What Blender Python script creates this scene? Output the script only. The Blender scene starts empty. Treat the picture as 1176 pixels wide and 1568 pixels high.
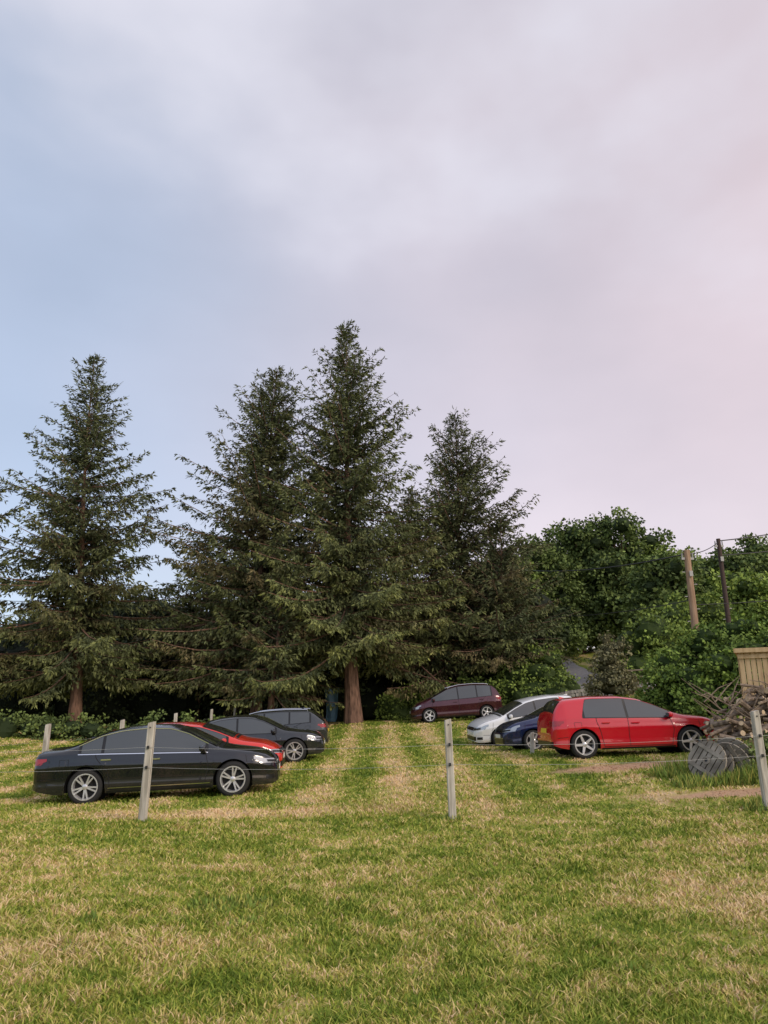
import bpy, math, random
import numpy as np
from mathutils import Vector, Matrix
rnd=random.Random(7)
scene=bpy.context.scene
COL=scene.collection
# ------------------------------------------------------------------ helpers
def new_mat(name, col=(.5,.5,.5), rough=.6, metal=0, coat=0, spec=.5, attr=False, noise=None, bump=0, dirt=None):
    m=bpy.data.materials.new(name); m.use_nodes=True
    nt=m.node_tree; b=nt.nodes['Principled BSDF']
    b.inputs['Base Color'].default_value=(*col,1)
    b.inputs['Roughness'].default_value=rough
    b.inputs['Metallic'].default_value=metal
    b.inputs['Coat Weight'].default_value=coat
    b.inputs['Coat Roughness'].default_value=.02
    b.inputs['Specular IOR Level'].default_value=spec
    if attr:
        a=nt.nodes.new('ShaderNodeAttribute'); a.attribute_name='Col'
        nt.links.new(a.outputs['Color'],b.inputs['Base Color'])
    if noise:
        c2,scale,detail=noise
        tc=nt.nodes.new('ShaderNodeTexCoord')
        mp=nt.nodes.new('ShaderNodeMapping')
        if isinstance(scale,tuple):
            mp.inputs['Scale'].default_value=scale; sc=1
        else: sc=scale
        n=nt.nodes.new('ShaderNodeTexNoise'); n.inputs['Scale'].default_value=sc; n.inputs['Detail'].default_value=detail
        nt.links.new(tc.outputs['Object'],mp.inputs['Vector']); nt.links.new(mp.outputs[0],n.inputs['Vector'])
        r=nt.nodes.new('ShaderNodeValToRGB'); r.color_ramp.elements[0].position=.35; r.color_ramp.elements[1].position=.65
        r.color_ramp.elements[0].color=(*col,1); r.color_ramp.elements[1].color=(*c2,1)
        nt.links.new(n.outputs['Fac'],r.inputs[0]); nt.links.new(r.outputs[0],b.inputs['Base Color'])
        if bump:
            bp=nt.nodes.new('ShaderNodeBump'); bp.inputs['Strength'].default_value=bump; bp.inputs['Distance'].default_value=.02
            nt.links.new(n.outputs['Fac'],bp.inputs['Height']); nt.links.new(bp.outputs[0],b.inputs['Normal'])
    if dirt:
        tc=nt.nodes.new('ShaderNodeTexCoord'); sp=nt.nodes.new('ShaderNodeSeparateXYZ'); nt.links.new(tc.outputs['Object'],sp.inputs[0])
        n=nt.nodes.new('ShaderNodeTexNoise'); n.inputs['Scale'].default_value=6; n.inputs['Detail'].default_value=5; nt.links.new(tc.outputs['Object'],n.inputs['Vector'])
        mr=nt.nodes.new('ShaderNodeMapRange'); mr.inputs[1].default_value=.50; mr.inputs[2].default_value=.2; nt.links.new(sp.outputs[2],mr.inputs[0])
        mu=nt.nodes.new('ShaderNodeMath'); mu.operation='MULTIPLY'; nt.links.new(mr.outputs[0],mu.inputs[0]); nt.links.new(n.outputs['Fac'],mu.inputs[1])
        m2=nt.nodes.new('ShaderNodeMath'); m2.operation='MULTIPLY'; nt.links.new(mu.outputs[0],m2.inputs[0]); m2.inputs[1].default_value=dirt
        mx=nt.nodes.new('ShaderNodeMix'); mx.data_type='RGBA'; nt.links.new(m2.outputs[0],mx.inputs[0]); mx.inputs[6].default_value=(*col,1); mx.inputs[7].default_value=(.16,.13,.10,1)
        nt.links.new(mx.outputs[2],b.inputs['Base Color'])
    return m

def mesh_obj(name, V, faces, mats, midx=None, C=None, smooth=False, parent=None):
    me=bpy.data.meshes.new(name)
    V=np.asarray(V,dtype=np.float32)
    me.vertices.add(len(V)); me.vertices.foreach_set('co',V.ravel())
    faces=[np.asarray(f,dtype=np.int32) for f in faces if len(f)]
    loops=np.concatenate([f.ravel() for f in faces])
    tot=np.concatenate([np.full(len(f),f.shape[1],dtype=np.int32) for f in faces])
    start=np.concatenate([[0],np.cumsum(tot)[:-1]]).astype(np.int32)
    me.loops.add(len(loops)); me.loops.foreach_set('vertex_index',loops)
    me.polygons.add(len(tot)); me.polygons.foreach_set('loop_start',start); me.polygons.foreach_set('loop_total',tot)
    if midx is not None:
        me.polygons.foreach_set('material_index',np.asarray(midx,dtype=np.int32))
    me.polygons.foreach_set('use_smooth',np.full(len(tot),bool(smooth)))
    if C is not None:
        a=me.color_attributes.new('Col','FLOAT_COLOR','POINT')
        CC=np.ones((len(V),4),dtype=np.float32); CC[:,:3]=C
        a.data.foreach_set('color',CC.ravel())
    for m in mats: me.materials.append(m)
    me.update(calc_edges=True)
    o=bpy.data.objects.new(name,me); COL.objects.link(o)
    if parent: o.parent=parent
    return o

class MB:
    def __init__(s): s.V=[];s.F=[];s.M=[]
    def add(s,V,F,m):
        b=len(s.V); s.V.extend([tuple(v) for v in V])
        for f in F: s.F.append(tuple(i+b for i in f)); s.M.append(m)
    def box(s,c,d,m,rot=None):
        pts=[Vector((x*d[0]/2,y*d[1]/2,z*d[2]/2)) for x in(-1,1) for y in(-1,1) for z in(-1,1)]
        if rot is not None: pts=[rot@p for p in pts]
        c=Vector(c); pts=[p+c for p in pts]
        s.add(pts,[(0,1,3,2),(4,6,7,5),(0,4,5,1),(2,3,7,6),(0,2,6,4),(1,5,7,3)],m)
    def tube(s,p0,p1,r0,r1,m,n=8,mcap=None):
        p0=Vector(p0);p1=Vector(p1); d=(p1-p0).normalized()
        a=d.orthogonal().normalized(); b=d.cross(a)
        V=[];
        for p,r in((p0,r0),(p1,r1)):
            for i in range(n):
                t=2*math.pi*i/n; V.append(p+(a*math.cos(t)+b*math.sin(t))*r)
        s.add(V,[(i,(i+1)%n,n+(i+1)%n,n+i) for i in range(n)],m)
        s.add(V,[tuple(range(n))[::-1],tuple(range(n,2*n))],m if mcap is None else mcap)
    def lathe(s,prof,m,n=32,axis='y',c=(0,0,0)):
        V=[]
        for (r,y) in prof:
            for i in range(n):
                t=2*math.pi*i/n
                V.append((c[0]+r*math.cos(t),c[1]+y,c[2]+r*math.sin(t)))
        F=[]
        for k in range(len(prof)-1):
            for i in range(n):
                F.append((k*n+i,k*n+(i+1)%n,(k+1)*n+(i+1)%n,(k+1)*n+i))
        s.add(V,F,m)
    def obj(s,name,mats,parent=None,smooth=False,auto=None):
        me=bpy.data.meshes.new(name); me.from_pydata(s.V,[],s.F); 
        for m in mats: me.materials.append(m)
        me.polygons.foreach_set('material_index',s.M)
        if smooth: me.polygons.foreach_set('use_smooth',[True]*len(s.F))
        me.update()
        if auto: 
            try: me.set_sharp_from_angle(angle=math.radians(auto))
            except Exception: pass
        o=bpy.data.objects.new(name,me); COL.objects.link(o)
        if parent: o.parent=parent
        return o
def empty(name,loc=(0,0,0)):
    e=bpy.data.objects.new(name,None); e.location=loc; e.empty_display_size=.3; COL.objects.link(e); return e

# ------------------------------------------------------------------ terrain
CP=np.array([
(0,0,0),(-8,0,0),(8,0,0),(0,-20,0),(-30,-20,0),(30,-20,0.5),(0,6,0),(-7,6,0),(7,6,.05),
(-8,12.3,-.05),(-3.7,12.3,0),(1.05,12.3,.02),(5.9,12.3,.14),(6.3,14.6,.42),(1,16,.22),
(-6.4,15.9,-.06),(-3,15.9,.07),(-7.6,18,-.05),(-4.5,19.4,.1),(-7.6,22,.02),(-5.5,23.3,.2),(-2.5,23,.38),(-4.2,26.7,.42),(-1.9,26.7,.55),
(-7.6,28,.3),(-7.6,34,.5),(-7.6,39,.8),(-15,38,1.1),(-14,28,.42),(-22,36,1.0),(-1.4,38,1.45),(3.5,36.8,1.5),(3,30,1.05),
(5.4,23.2,.74),(4.6,19.5,.66),(7.4,19.7,.72),(4.95,26.8,.8),(7.2,15.5,.6),(9,18,.9),(12,28,1.9),(10.2,33,2.6),
(11.4,42,3.3),(11.8,50,4.6),(13.1,65,6.9),(13.5,38,2.75),(18,40,4.0),(20,55,6.5),(27,45,6),(7,40,1.9),(5,46,2.4),(-6,50,1.8),(-20,50,1.6),
(-40,40,1),(-40,10,-.2),(30,20,2.5),(16,20,1.6),(60,90,12),(60,40,8),(0,90,6),(-40,90,3),(-200,0,0),(200,0,10),(-200,300,6),(200,300,18),(0,300,12),(-200,-60,0),(200,-60,4)],dtype=float)
def _phi(r2): return np.where(r2>0, .5*r2*np.log(np.maximum(r2,1e-12)),0)
_X=CP[:,:2]/50; _n=len(_X)
_K=_phi(((_X[:,None]-_X[None])**2).sum(-1))+np.eye(_n)*2e-4
_P=np.hstack([np.ones((_n,1)),_X])
_A=np.vstack([np.hstack([_K,_P]),np.hstack([_P.T,np.zeros((3,3))])])
_w=np.linalg.solve(_A,np.concatenate([CP[:,2],np.zeros(3)]))
def terr(x,y):
    x=np.atleast_1d(np.asarray(x,float)); y=np.atleast_1d(np.asarray(y,float)); sh=x.shape
    x=x.ravel();y=y.ravel(); out=np.empty(len(x))
    for i in range(0,len(x),20000):
        q=np.stack([x[i:i+20000],y[i:i+20000]],1)/50
        r2=((q[:,None]-_X[None])**2).sum(-1)
        out[i:i+20000]=_phi(r2)@_w[:_n]+_w[_n]+q@_w[_n+1:]
    b=.018*np.sin(x*1.9+1.3*np.sin(y*.8))*np.sin(y*1.7+x*.4)+.012*np.sin(x*4.3+y*2.1)*np.sin(y*3.9-x*1.1)
    return (out+b).reshape(sh)
def tz(x,y): return float(terr(x,y)[0])
def seq(*segs):
    a=[]
    for s,e,n in segs: a+=list(np.linspace(s,e,n,endpoint=False))
    return np.array(a)
gx=np.concatenate([seq((-600,-200,8),(-200,-60,14),(-60,-25,20),(-25,25,180),(25,60,30),(60,200,14),(200,600,8)),[600]])
gy=np.concatenate([seq((-150,-20,10),(-20,2,20),(2,42,180),(42,80,60),(80,300,25),(300,900,10)),[900]])
GX,GY=np.meshgrid(gx,gy)
GZ=terr(np.clip(GX,-200,200),np.clip(GY,-60,300))
V=np.stack([GX.ravel(),GY.ravel(),GZ.ravel()],1)
ny,nx=GX.shape
I=(np.arange(ny-1)[:,None]*nx+np.arange(nx-1)[None]).ravel()
F=np.stack([I,I+1,I+1+nx,I+nx],1)

def grass_mat(name,blades):
    m=bpy.data.materials.new(name); m.use_nodes=True; nt=m.node_tree; N=nt.nodes; L=nt.links
    b=N['Principled BSDF']; b.inputs['Roughness'].default_value=.8; b.inputs['Specular IOR Level'].default_value=.15
    g=N.new('ShaderNodeNewGeometry'); sp=N.new('ShaderNodeSeparateXYZ'); L.new(g.outputs['Position'],sp.inputs[0])
    cb=N.new('ShaderNodeCombineXYZ'); L.new(sp.outputs[0],cb.inputs[0]); L.new(sp.outputs[1],cb.inputs[1])
    def noise(s,d,r=.5,sx=1,sy=1):
        mp=N.new('ShaderNodeMapping'); mp.inputs['Scale'].default_value=(sx,sy,1); L.new(cb.outputs[0],mp.inputs[0])
        n=N.new('ShaderNodeTexNoise'); n.inputs['Scale'].default_value=s; n.inputs['Detail'].default_value=d; n.inputs['Roughness'].default_value=r
        L.new(mp.outputs[0],n.inputs['Vector']); return n.outputs['Fac']
    def math_(op,a,bb=None,c=None,clamp=False):
        n=N.new('ShaderNodeMath'); n.operation=op; n.use_clamp=clamp
        for i,v in enumerate((a,bb,c)):
            if v is None: continue
            if isinstance(v,(int,float)): n.inputs[i].default_value=v
            else: L.new(v,n.inputs[i])
        return n.outputs[0]
    big=noise(.45,3); med=noise(2.6,4,.65); fine=noise(16 if not blades else 11,4,.75)
    v=math_('ADD',math_('MULTIPLY',math_('SUBTRACT',big,.5),1.5),math_('MULTIPLY',math_('SUBTRACT',med,.5),2.1))
    v=math_('ADD',v,math_('MULTIPLY',math_('SUBTRACT',fine,.5),1.2))
    st=math_('SINE',math_('ADD',math_('MULTIPLY',sp.outputs[0],4.1),math_('MULTIPLY',big,1.2)))
    far=N.new('ShaderNodeMapRange'); L.new(sp.outputs[1],far.inputs[0]); far.inputs[1].default_value=12; far.inputs[2].default_value=16
    v=math_('ADD',v,math_('MULTIPLY',math_('MULTIPLY',st,.30),far.outputs[0]))
    v=math_('ADD',v,math_('MULTIPLY',far.outputs[0],.04))
    def ell(cx,cy,rx,ry):
        dx=math_('DIVIDE',math_('SUBTRACT',sp.outputs[0],cx),rx); dy=math_('DIVIDE',math_('SUBTRACT',sp.outputs[1],cy),ry)
        d=math_('ADD',math_('MULTIPLY',dx,dx),math_('MULTIPLY',dy,dy)); d=math_('ADD',d,math_('MULTIPLY',math_('SUBTRACT',med,.5),1.6))
        return math_('SUBTRACT',1,d,clamp=True)
    for e,k in ((ell(-2.5,13.2,3.4,.8),.65),(ell(3.5,13.8,4,.6),.3),(ell(.8,17,1.0,4),.25),(ell(-5,9.3,4,1.0),.2),(ell(3,7.5,1.6,1.3),.25),(ell(5.5,10.2,2.5,.6),.3),(ell(-1.5,5.6,1.0,.5),.25)):
        v=math_('ADD',v,math_('MULTIPLY',e,k))
    if blades: v=math_('ADD',v,math_('MULTIPLY',math_('SUBTRACT',g.outputs['Random Per Island'],.5),.85))
    v=math_('ADD',v,.43,clamp=True)
    r=N.new('ShaderNodeValToRGB'); cr=r.color_ramp
    cs=[(0,(.135,.205,.026)),(.3,(.26,.32,.045)),(.55,(.41,.41,.088)),(.8,(.61,.48,.20)),(1,(.74,.55,.33))]
    k=1.0 if blades else .8
    cr.elements[0].position=0; cr.elements[1].position=1
    cr.elements[0].color=(*[c*k for c in cs[0][1]],1); cr.elements[1].color=(*[c*k for c in cs[-1][1]],1)
    for p,c in cs[1:-1]:
        e=cr.elements.new(p); e.color=(*[q*k for q in c],1)
    L.new(v,r.inputs[0]); col=r.outputs[0]
    s1=ell(6.0,16.9,2.6,.7); s2=ell(6.6,13.7,1.9,.35); so=math_('MULTIPLY',math_('MAXIMUM',s1,s2),1.6,clamp=True)
    mx=N.new('ShaderNodeMix'); mx.data_type='RGBA'; L.new(so,mx.inputs[0]); L.new(col,mx.inputs[6]); mx.inputs[7].default_value=(.50,.32,.20,1)
    L.new(mx.outputs[2],b.inputs['Base Color'])
    if not blades:
        bp=N.new('ShaderNodeBump'); bp.inputs['Strength'].default_value=.6; bp.inputs['Distance'].default_value=.05
        L.new(fine,bp.inputs['Height']); L.new(bp.outputs[0],b.inputs['Normal'])
    return m
gm=grass_mat('grass_ground',False); gb=grass_mat('grass_blade',True)
mesh_obj('ground',V,[F],[gm],smooth=True)

def blades(n,ymin,ymax,seed,hs=1.0,name='grass',wide=.62):
    rg=np.random.default_rng(seed)
    y=ymin*np.exp(rg.random(n)*math.log(ymax/ymin)); x=(rg.random(n)*2-1)*(y*wide+.6)
    clump=np.sin(x*5.1+np.sin(y*3.3)*2)*np.sin(y*4.7+np.sin(x*2.9)*2)
    clump2=np.sin(x*1.3+2)*np.sin(y*1.1+x*.5)
    h=(.022+.034*rg.random(n)**1.6+.010*clump+.010*clump2)*hs*(1+y*.012)
    tx=rg.random(40)*12-6; ty=4.5+rg.random(40)*9
    for a,b in zip(tx,ty): h+=.05*np.exp(-(((x-a)/.10)**2+((y-b)/.10)**2))*rg.random(n)
    h=np.maximum(h,.010)
    soil=(((x-6.0)/2.4)**2+((y-16.9)/.6)**2<1)|(((x-6.6)/1.8)**2+((y-13.7)/.3)**2<1)
    h[soil]*=.3
    w=.0016+.00072*y
    z=terr(x,y)-.004
    a=rg.random(n)*2*np.pi; ca,sa=np.cos(a),np.sin(a)
    l=rg.normal(0,.75,(n,2))*h[:,None]
    B=np.stack([x,y,z],1)
    s=np.stack([ca,sa,np.zeros(n)],1)*w[:,None]
    M=B+np.stack([l[:,0]*.35,l[:,1]*.35,h*.6],1)
    T=B+np.stack([l[:,0],l[:,1],h],1)
    V=np.stack([B-s,B+s,M+s*.8,M-s*.8,T],1).reshape(-1,3)
    i=np.arange(n)*5
    return mesh_obj(name,V,[np.stack([i,i+1,i+2,i+3],1),np.stack([i+3,i+2,i+4],1)],[gb])
blades(400000,3.8,38,11)

# ------------------------------------------------------------------ world / light
w=bpy.data.worlds.new('World'); scene.world=w; w.use_nodes=True
nt=w.node_tree; N=nt.nodes; Lk=nt.links
bg=N['Background']; out=N['World Output']
S=Vector((.62,-.62,.50)).normalized(); el=math.asin(S.z); azi=math.atan2(S.x,S.y)
sky=N.new('ShaderNodeTexSky'); sky.sky_type='NISHITA'; sky.sun_disc=False; sky.sun_elevation=el; sky.sun_rotation=azi
Lk.new(sky.outputs[0],bg.inputs[0]); bg.inputs[1].default_value=.05
tc=N.new('ShaderNodeTexCoord'); sx=N.new('ShaderNodeSeparateXYZ'); Lk.new(tc.outputs['Generated'],sx.inputs[0])
def wn(scale,det,sc,loc=(0,0,0),rgh=.5,dist=0):
    mp=N.new('ShaderNodeMapping'); mp.inputs['Scale'].default_value=sc; mp.inputs['Location'].default_value=loc
    Lk.new(tc.outputs['Generated'],mp.inputs[0]); n=N.new('ShaderNodeTexNoise'); n.inputs['Scale'].default_value=scale; n.inputs['Detail'].default_value=det; n.inputs['Roughness'].default_value=rgh
    n.inputs['Distortion'].default_value=dist
    Lk.new(mp.outputs[0],n.inputs['Vector']); return n.outputs['Fac']
def wm(op,a,b,clamp=False):
    n=N.new('ShaderNodeMath'); n.operation=op; n.use_clamp=clamp
    for i,v in enumerate((a,b)):
        if isinstance(v,(int,float)): n.inputs[i].default_value=v
        else: Lk.new(v,n.inputs[i])
    return n.outputs[0]
nb=wn(1.8,2,(1,1,1.6),(3.1,.4,1.2)); nf=wn(3.2,4,(1,1,1.7),(.3,5,2),.5); ns_=wn(6,4,(.8,.8,2.2),(7,1,4),.5)
side=wm('ADD',wm('MULTIPLY',sx.outputs[0],1.15),wm('ADD',.5,wm('MULTIPLY',wm('SUBTRACT',nb,.5),.6)),True)
r1=N.new('ShaderNodeValToRGB'); Lk.new(side,r1.inputs[0]); c=r1.color_ramp; c.interpolation='B_SPLINE'
c.elements[0].color=(.42,.49,.62,1); c.elements[1].color=(.74,.585,.585,1)
e=c.elements.new(.5); e.color=(.52,.495,.55,1)
up=N.new('ShaderNodeMapRange'); Lk.new(wm('ADD',sx.outputs[2],wm('MULTIPLY',wm('SUBTRACT',nf,.5),.7)),up.inputs[0]); up.inputs[1].default_value=.50; up.inputs[2].default_value=.92
up.interpolation_type='SMOOTHSTEP'
mx=N.new('ShaderNodeMix'); mx.data_type='RGBA'; Lk.new(wm('MULTIPLY',up.outputs[0],.9),mx.inputs[0]); Lk.new(r1.outputs[0],mx.inputs[6]); mx.inputs[7].default_value=(.71,.685,.735,1)
nz=wm('ADD',wm('ADD',wm('MULTIPLY',nf,.55),wm('MULTIPLY',nb,.3)),wm('MULTIPLY',ns_,.15))
br=wm('ADD',.70,wm('MULTIPLY',nz,.56))
b2=N.new('ShaderNodeBackground'); Lk.new(mx.outputs[2],b2.inputs[0]); Lk.new(br,b2.inputs[1])
ad=N.new('ShaderNodeAddShader'); Lk.new(bg.outputs[0],ad.inputs[0]); Lk.new(b2.outputs[0],ad.inputs[1]); Lk.new(ad.outputs[0],out.inputs[0])
sl=bpy.data.lights.new('sun','SUN'); sl.energy=1.5; sl.angle=math.radians(14); sl.color=(1,.86,.68)
so=bpy.data.objects.new('sun',sl); COL.objects.link(so); so.rotation_euler=S.to_track_quat('Z','Y').to_euler(); so.location=(20,-20,30)
scene.view_settings.view_transform='Standard'

# ------------------------------------------------------------------ camera
cam=bpy.data.cameras.new('camera'); cam.sensor_fit='VERTICAL'; cam.sensor_height=36; cam.lens=26; cam.clip_end=3000
co=bpy.data.objects.new('camera',cam); COL.objects.link(co); co.location=(0,0,1.5); co.rotation_euler=(math.radians(90+15.8),0,0); scene.camera=co

# ------------------------------------------------------------------ foliage
def norm(a): return a/np.maximum(np.linalg.norm(a,axis=-1,keepdims=True),1e-9)
def kites(P,D,Ln,Wd,rg):
    n=len(P); R=rg.normal(size=(n,3)); S_=norm(np.cross(D,R))
    a=P; b=P+D*(Ln*.45)[:,None]+S_*Wd[:,None]; c_=P+D*Ln[:,None]; d=P+D*(Ln*.45)[:,None]-S_*Wd[:,None]
    V=np.stack([a,b,c_,d],1).reshape(-1,3); i=np.arange(n)*4
    return V,np.stack([i,i+1,i+2,i+3],1)
fol=new_mat('foliage',rough=.75,attr=True,spec=.15)
bark=new_mat('bark',(.09,.05,.035),.9,noise=((.26,.15,.105),(9,9,2),6),bump=.6)
def tube_np(pts,rad,n):
    pts=np.asarray(pts,float); k=len(pts); d=np.gradient(pts,axis=0); d=norm(d)
    ref=np.array([.31,.2,.93]) if abs(d[0,2])<.8 else np.array([1.,.1,0])
    a=norm(np.cross(d,ref)); b=np.cross(d,a); t=np.arange(n)*2*np.pi/n
    V=pts[:,None]+(a[:,None]*np.cos(t)[None,:,None]+b[:,None]*np.sin(t)[None,:,None])*np.asarray(rad)[:,None,None]
    i=(np.arange(k-1)[:,None]*n+np.arange(n)[None]); j=(np.arange(k-1)[:,None]*n+((np.arange(n)+1)%n)[None])
    return V.reshape(-1,3),np.stack([i,j,j+n,i+n],-1).reshape(-1,4)
class NB:
    def __init__(s): s.V=[];s.F=[];s.C=[];s.M=[];s.n=0
    def add(s,V,F,C,m):
        s.V.append(V); s.F.append(F+s.n); s.C.append(np.broadcast_to(C,(len(V),3))); s.M.append(np.full(len(F),m)); s.n+=len(V)
    def obj(s,name,mats):
        return mesh_obj(name,np.concatenate(s.V),[np.concatenate(s.F)],mats,np.concatenate(s.M),np.concatenate(s.C))
def spruce(x,y,H,R,seed,low=3.4,lean=(0,0),dens=1.0,brown=.3,open_=1.0,tr=.30,ylw=1.0):
    rg=np.random.default_rng(seed); nb_=NB(); z0=tz(x,y)-.15
    tt=np.linspace(0,1,14); ctr=lambda t: np.array([x+lean[0]*t+.12*np.sin(5*t+seed),y+lean[1]*t+.12*np.cos(4*t+seed),z0+H*t])
    pts=np.array([ctr(t) for t in tt]); rad=tr*(1-tt)**1.3*H/20+.016; rad[0]*=1.25
    V,F=tube_np(pts,rad,9); nb_.add(V,F,(.1,.08,.06),1)
    tp=[0,.12,.36,.5,.65,.82,.93,1]; ts=[.85,1,1,.88,.70,.45,.24,.05]
    twP=[];twD=[];twL=[];twT=[];twB=[];twS=[]
    z=low
    while z<H-.12:
        t=z/H; env=R*np.interp(t,tp,ts)
        nmain=int(rg.integers(6,9)) if t<.88 else int(rg.integers(4,6)); nsh=4 if t<.8 else 1; a0=rg.random()*7
        for k in range(nmain+nsh):
            az=a0+k*2*np.pi/nmain+rg.normal(0,.3)
            L=env*(.62+.46*rg.random()) if rg.random()>.14 else env*1.18
            if k>=nmain: L=env*(.22+.28*rg.random())
            elif rg.random()<.25*open_: L*=.55
            L=max(L,.28)
            zz=z+rg.normal(0,.14); c0=ctr(min(zz/H,1))
            e0=math.radians(np.interp(t,[0,.22,.45,.7,1],[-12,-3,14,30,50])+rg.normal(0,7))
            h=np.array([math.cos(az),math.sin(az),0]); 
            b=np.interp(t,[0,.3,.6,1],[-.12,-.10,-.04,.03])
            s=np.linspace(0,1,6)
            drp=np.interp(t,[0,.4,.8],[-.16,-.08,-.03])
            curve=lambda s_: c0[None]+h[None]*(L*s_)[:,None]*math.cos(e0)+np.array([0,0,1.])[None]*(L*(s_*math.sin(e0)+drp*np.sin(s_*np.pi*.9)+b*s_**2))[:,None]
            V,F=tube_np(curve(s),(.010+.008*L)*(1-s*.85),3); nb_.add(V,F,(.1,.08,.06),1)
            nt_=max(5,int(L/.145*dens)); ss=.05+.95*rg.random(nt_*2); ss=np.sort(ss)
            p=curve(ss); tg=norm(curve(np.minimum(ss+.02,1.02))-curve(ss-.02))
            sd=norm(np.cross(tg,[0,0,1.]))*np.where(rg.random(len(ss))<.5,1,-1)[:,None]
            ang=rg.normal(.85,.25,len(ss))
            dz=np.interp(t,[0,.35,.8,1],[-.85,-.65,-.28,.0])+rg.normal(0,.24,len(ss))
            D=norm(tg*np.cos(ang)[:,None]+sd*np.sin(ang)[:,None]+np.array([0,0,1.])*dz[:,None])
            ln=(.18+.31*L*(1-ss))*(.5+.7*rg.random(len(ss))); ln=np.clip(ln,.16,np.interp(t,[.3,.6],[1.05,.72]))
            twP.append(p);twD.append(D);twL.append(ln);twT.append(np.full(len(ss),t)); twB.append(np.full(len(ss),rg.random())); twS.append(ss)
        z+=(.34+.18*rg.random())*(1 if t<.5 else 1.2*open_)*(1 if t<.9 else .85)
    P=np.concatenate(twP);D=np.concatenate(twD);Ln=np.concatenate(twL);T=np.concatenate(twT);B=np.concatenate(twB);SS=np.concatenate(twS)
    cnt=np.ceil(Ln/.135).astype(int)+1; idx=np.repeat(np.arange(len(P)),cnt)
    n=len(idx); fr=rg.random(n)
    pp=P[idx]+D[idx]*(Ln[idx]*fr)[:,None]
    dd=norm(D[idx]+rg.normal(0,.40,(n,3))+np.array([0,0,-.3])*fr[:,None])
    wsc=np.interp(T[idx],[.3,.6,.85],[1.0,.9,.75])
    V,F=kites(pp,dd,.17+.13*rg.random(n),(.030+.022*rg.random(n))*wsc,rg)
    g=np.array([.080,.098,.055]); g2=np.array([.25,.27,.085]); br_=np.array([.165,.118,.064])
    tip=np.clip(fr*.6+SS[idx]*.6-.25,0,1)*(.18+1.0*ylw*np.interp(T[idx],[0,.22,.45,1],[1,.8,.35,.15]))
    tip=np.clip(tip,0,1)
    c=g*(1-tip[:,None])+g2*tip[:,None]
    bm=np.clip((B[idx]-(1-brown))*3+rg.normal(0,.18,n),0,1)*np.interp(T[idx],[0,.4,.7],[.7,.7,.15])
    c=c*(1-bm[:,None])+br_*bm[:,None]; c=c*(.6+.8*rg.random(n))[:,None]
    nb_.add(V,F,np.repeat(c,4,0),0)
    return nb_.obj('spruce_tree',[fol,bark])
spruce(-15.4,38,20.2,5.4,1,lean=(-1.0,0),brown=.25,open_=1.1,ylw=.8)
spruce(-6.6,39,20.5,6.0,2,brown=.5,dens=1.1,open_=.8,lean=(.3,0),ylw=.6)
spruce(-1.5,38,22.0,6.0,3,lean=(-.8,0),brown=.2,open_=.95,low=4.1,tr=.36,ylw=1.2)
spruce(4.4,43,18.0,6.0,4,brown=.4,open_=.9,ylw=.8)
spruce(-22.0,35,14.8,6.2,5,brown=.3)
spruce(-10.8,44,11.0,5.2,6,brown=.5,dens=.6,open_=.9,ylw=.5)
spruce(1.6,42,13.0,5.4,8,brown=.4,dens=.7,open_=.8)
spruce(6.6,41,10.8,4.4,9,brown=.45,dens=.8,open_=.8,ylw=.7)
spruce(-5.2,36.0,7.6,3.4,10,brown=.15,dens=.8,low=2.4,tr=.5,ylw=1.4)

def lumps_add(nb_,lumps,leaf,pal,rg,dens=1.0,core=.78,sub_r=.55,per=46,dark=.5):
    for (c,r) in lumps:
        c=np.array(c,float); r=np.array(r,float)
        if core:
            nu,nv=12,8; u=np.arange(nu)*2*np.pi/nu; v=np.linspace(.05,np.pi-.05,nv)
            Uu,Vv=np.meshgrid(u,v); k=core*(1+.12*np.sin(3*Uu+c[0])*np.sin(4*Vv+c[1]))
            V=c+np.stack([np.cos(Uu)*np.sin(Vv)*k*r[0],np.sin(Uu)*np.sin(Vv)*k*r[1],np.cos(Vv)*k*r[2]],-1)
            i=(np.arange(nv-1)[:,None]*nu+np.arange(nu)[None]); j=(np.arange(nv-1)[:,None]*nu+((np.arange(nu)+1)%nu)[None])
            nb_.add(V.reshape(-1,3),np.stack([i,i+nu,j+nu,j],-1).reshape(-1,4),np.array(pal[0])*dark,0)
        area=4*np.pi*((r[0]*r[1])**1.6/3+(r[0]*r[2])**1.6/3+(r[1]*r[2])**1.6/3)**(1/1.6)
        ns=max(6,int(area*dens)); d=norm(rg.normal(size=(ns,3)))
        sc=c+d*r*(.78+.34*rg.random((ns,1)))
        idx=np.repeat(np.arange(ns),per); n=len(idx)
        sr=sub_r*(.6+.8*rg.random(ns))
        off=norm(rg.normal(size=(n,3)))*(rg.random((n,1))**.45)*sr[idx][:,None]*np.array([1.15,1.15,.75])
        p=sc[idx]+off
        D=norm(off*1.2+rg.normal(size=(n,3))*sub_r*.8+np.array([0,0,-.15]))
        V,F=kites(p,D,leaf*(.7+.6*rg.random(n)),leaf*(.28+.2*rg.random(n)),rg)
        mixv=np.clip(rg.random(ns)[idx]*.6+rg.random(n)*.45+off[:,2]/sub_r*.2,0,1)
        a,b=np.array(pal[0]),np.array(pal[1])
        cc=a+(b-a)*mixv[:,None]; cc=cc*(.75+.5*rg.random(ns))[idx][:,None]
        nb_.add(V,F,np.repeat(cc,4,0),0)
G_D=((.058,.090,.036),(.20,.265,.075)); G_L=((.080,.125,.034),(.28,.37,.08)); G_DK=((.024,.034,.018),(.07,.095,.042))
G_BR=((.13,.125,.065),(.30,.28,.15))
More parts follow.
